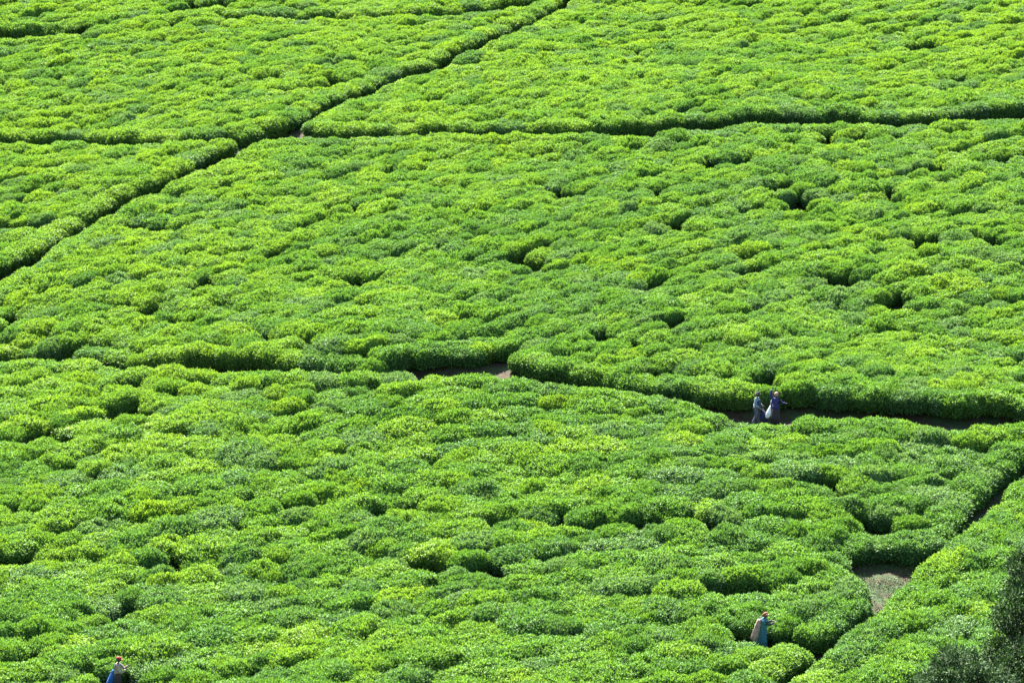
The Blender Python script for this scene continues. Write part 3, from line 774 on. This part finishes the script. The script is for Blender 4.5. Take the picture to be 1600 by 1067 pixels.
M_BEIGE = cloth('beige_shirt', (0.27, 0.225, 0.18)); M_BLUE = cloth('blue_skirt', (0.010, 0.085, 0.32)); M_STICK = cloth('stick_wood', (0.22, 0.20, 0.19)); M_BROWN = cloth('dark_skirt', (0.03, 0.025, 0.03))
M_TAN = cloth('tan_band', (0.32, 0.24, 0.17)); M_DARKS = cloth('dark_sleeve', (0.02, 0.03, 0.05)); M_GREY = cloth('grey_green_blouse', (0.10, 0.17, 0.15))

# person 1: pale blue jacket over a navy vest, walking to the right along the track
J = straight(); J.update(elL=(.06, .25, 1.10), wrL=(.26, .16, .98), elR=(-.06, -.25, 1.10), wrR=(.16, -.22, .93), knL=(.14, .09, .49), anL=(.12, .1, .07), toL=(.27, .11, .035), knR=(.0, -.09, .47), anR=(-.20, -.1, .09), toR=(-.07, -.11, .035), curl=.9)
f1 = R(-12)
vest = rings([((0.02, 0, 1.00), .165, .165, .02), ((0.03, 0, 1.12), .155, .165, .02), ((0.03, 0, 1.25), .165, .175, .01), ((0.02, 0, 1.33), .13, .15, .0)])
r1, hc, rot = make_person(gz(P1), f1, 'person in pale blue jacket and dark hat standing on the track with a stick', J,
    [('jacket', M_JKT, 'skin', TOPL, .030, [rings([((-.02, 0, .84), .135, .19, .04), ((-.02, 0, .95), .14, .185, .03), ((-.02, 0, 1.1), .14, .18, .02)])]),
     ('vest', M_VEST, 'own', [vest]), ('trousers', M_GTR, 'skin', LEGS, .030)], head_pitch=.12)
def hat_pieces(hc, rot):
    return [ball(np.array(hc) + np.array(rot @ Vector((0, 0, .062))), (.105, .09, .085), rot, 20, 12), ball(np.array(hc) + np.array(rot @ Vector((0, 0, .045))), (.155, .14, .014), rot, 24, 8)]
link('hat', combine('hat', hat_pieces(hc, rot), [M_HAT]), r1)
M1 = r1.matrix_basis.copy() if False else Matrix.Translation(gz(P1)) @ Euler((0, 0, f1)).to_matrix().to_4x4()
def wp(M, p): return M @ Vector(p)
def stick(name, a, b, r, mat, label, cat):
    root = empty(name, tuple(a)); t = np.linspace(0, 1, 8)[:, None]; g = np.random.default_rng(3)
    A_, B_ = np.array(a), np.array(b); p = (B_ - A_) * t + g.normal(0, .004, (8, 3)); p[0] = 0
    V, Fc = join_parts([tube(p, np.linspace(r, r * .75, 8), 8)])
    o = link(name, mesh_np(name, V, Fc, [mat], smooth=True)); o.location = tuple(a); bpy.data.objects.remove(root)
    return tag(o, label, cat)
def sack(name, M, top, bot, wtop, wbot, depth, mat, label, cat, strap=None, n=12, fold=.05):
    """a hanging sack: narrow gathered neck, bulging bottom; strap given as path in the wearer's frame"""
    t = np.linspace(0, 1, n); T_, B_ = np.array(top), np.array(bot); rr = []
    for q in t:
        wd = wtop + (wbot - wtop) * (np.sin(min(q / .72, 1) * np.pi / 2) ** 1.4)
        if q > .72: wd = wbot * math.sqrt(max(0.02, 1 - ((q - .72) / .285) ** 2))
        c = T_ + (B_ - T_) * q; rr.append((c, wd, wd * depth, fold * (1 - .6 * q)))
    root = empty(name, tuple(M @ Vector(top))); root.rotation_euler = M.to_euler(); tag(root, label, cat)
    V, Fq = rings(rr, 24); V = V - T_
    link('cloth_bag', combine('cloth_bag', [(V, Fq)], [mat]), root)
    if strap:
        P = np.array(strap) - T_; V, Q, cp_ = tube(P, np.full(len(P), .016), 6)
        link('strap', combine('strap', [(V, Q.tolist() + [c.tolist() for c in cp_])], [mat]), root)
    return root
stick('walking_stick', wp(M1, (.02, -.28, 1.03)), wp(M1, (.66, -.25, .62)), .022, M_STICK, 'pale grey stick slanting across the body of the person in the pale blue jacket', 'stick')
sack('bag', M1, (.30, .02, .86), (.42, .02, .14), .07, .19, .8, M_NAVY, 'dark navy cloth bag hanging low in front of the person in the pale blue jacket', 'bag', [(.02, .17, 1.43), (.14, .13, 1.2), (.24, .06, 1.0), (.30, .02, .86)])

# person 2: violet shirt, one arm raised, the other reaching to the hedge
J = straight(); J.update(elL=(.02, .30, 1.62), wrL=(.02, .22, 1.82), hdL=(0.0, -.02, 1), pnL=(1, 0, 0), elR=(.10, -.30, 1.16), wrR=(.26, -.40, 1.14), pnR=(0, 0, -1), curl=.5)
f2 = R(62)
r2, hc, rot = make_person(gz(P2), f2, 'person in violet-blue shirt and peach headscarf with one arm raised beside the hedge', J,
    [('shirt', M_VIO, 'skin', TOPL, .028, [rings([((0, 0, .86), .17, .19, .03), ((0, 0, .98), .155, .175, .02), ((0, 0, 1.1), .15, .17, .01)])]),
     ('skirt', M_BROWN, 'own', [rings([((0, 0, .10), .19, .24, .06), ((0, 0, .45), .17, .22, .05), ((0, 0, .75), .16, .20, .03), ((0, 0, .98), .14, .165, .01)])]),
     ], head_pitch=.15, hair=True)
link('headscarf', combine('headscarf', scarf_pieces(hc, rot, False), [M_PEACH]), r2)
M2 = Matrix.Translation(gz(P2)) @ Euler((0, 0, f2)).to_matrix().to_4x4()
sack('sack', M2, (-.10, .25, 1.02), (-.17, .39, .36), .025, .15, .95, M_WHITE, 'bulging white sack hanging at the back hip of the violet-shirted person', 'sack', [(-.02, .17, 1.45), (-.10, .22, 1.25), (-.11, .235, 1.1), (-.10, .23, 1.0)])

# person 3: orange headscarf, teal dress, pink-brown sack down the back
J = straight(); J.update(pelvis=(-.04, 0, .90), chest=(.05, 0, 1.24), neck0=(.08, 0, 1.37), neck1=(.11, 0, 1.43), shL=(.05, .17, 1.34), shR=(.05, -.17, 1.34),
                         elL=(.24, .22, 1.18), wrL=(.46, .14, 1.24), elR=(.22, -.24, 1.16), wrR=(.45, -.20, 1.26), pnL=(0, 0, -1), pnR=(0, 0, -1))
f3 = R(12)
dress = rings([((-.02, 0, .12), .24, .25, .07), ((-.02, 0, .45), .22, .23, .06), ((-.02, 0, .75), .20, .21, .04), ((0, 0, .98), .175, .19, .03), ((.03, 0, 1.14), .165, .19, .02), ((.05, 0, 1.28), .16, .235, .01), ((.06, 0, 1.38), .14, .24, .01), ((.07, 0, 1.44), .075, .10, 0)])
r3, hc, rot = make_person(gz(P3), f3, 'person in teal dress and orange headscarf plucking at waist height in the bushes', J,
    [('dress', M_TEAL, 'own', [dress]), ('sleeve', M_DARKS, 'own', [mesh_arrays(skin_mesh('t', [(J['shL'], .075), (J['elL'], .062), (J['wrL'], .045)], [(0, 1), (1, 2)]))]),
     ('sleeve', M_DARKS, 'own', [mesh_arrays(skin_mesh('t', [(J['shR'], .075), (J['elR'], .062), (J['wrR'], .045)], [(0, 1), (1, 2)]))])], head_pitch=.25)
link('headscarf', combine('headscarf', scarf_pieces(hc, rot, True), [M_ORANGE]), r3)
th = np.linspace(-1.9, 1.9, 20)
band_path = np.array([np.array(hc) + np.array(rot @ Vector((math.cos(a) * .115 + .0, math.sin(a) * .10, .055))) for a in th])
V, Q, c2 = tube(band_path, np.full(20, .022), 6); link('headband', combine('headband', [(V, Q.tolist() + [c.tolist() for c in c2])], [M_TAN]), r3)
M3 = Matrix.Translation(gz(P3)) @ Euler((0, 0, f3)).to_matrix().to_4x4()
sack('sack', M3, (-.13, .0, 1.38), (-.40, -.02, .42), .10, .165, 1.05, M_PINK, 'pink-brown cloth sack hanging down the back of the person in the teal dress', 'sack', [(.11, .0, 1.60), (.0, .0, 1.55), (-.09, 0, 1.47), (-.13, 0, 1.38)], fold=.09)

# person 4: red cap, beige shirt, blue skirt
J = straight(); J.update(elL=(.26, .20, 1.12), wrL=(.42, .12, 1.27), elR=(.22, -.24, 1.06), wrR=(.44, -.20, 1.20), pnL=(0, 0, -1), pnR=(0, 0, -1), chest=(.03, 0, 1.24), neck0=(.05, 0, 1.38), neck1=(.06, 0, 1.45))
f4 = R(-8)
r4, hc, rot = make_person(gz(P4), f4, 'person in red cap and beige shirt plucking leaves at the lower left', J,
    [('shirt', M_BEIGE, 'skin', TOPL, .026, [rings([((-.02, 0, .92), .15, .175, .03), ((0, 0, 1.05), .145, .165, .02), ((.01, 0, 1.15), .14, .16, .01)])]),
     ('skirt', M_BROWN, 'own', [rings([((-.02, 0, .12), .22, .24, .07), ((-.02, 0, .5), .19, .22, .05), ((-.01, 0, .8), .165, .20, .03), ((0, 0, 1.0), .15, .17, .01)])])], head_pitch=.18)
link('cap', combine('cap', cap_pieces(hc, rot, True, 1.05), [M_RED]), r4)
M4 = Matrix.Translation(gz(P4)) @ Euler((0, 0, f4)).to_matrix().to_4x4()
sack('sack', M4, (-.13, -.03, 1.12), (-.34, -.05, .35), .08, .17, 1.0, M_BLUE, 'bright blue sack slung behind the red-capped person', 'sack', [(.0, -.15, 1.44), (-.10, -.10, 1.36), (-.14, -.05, 1.24), (-.13, -.03, 1.12)], fold=.06)
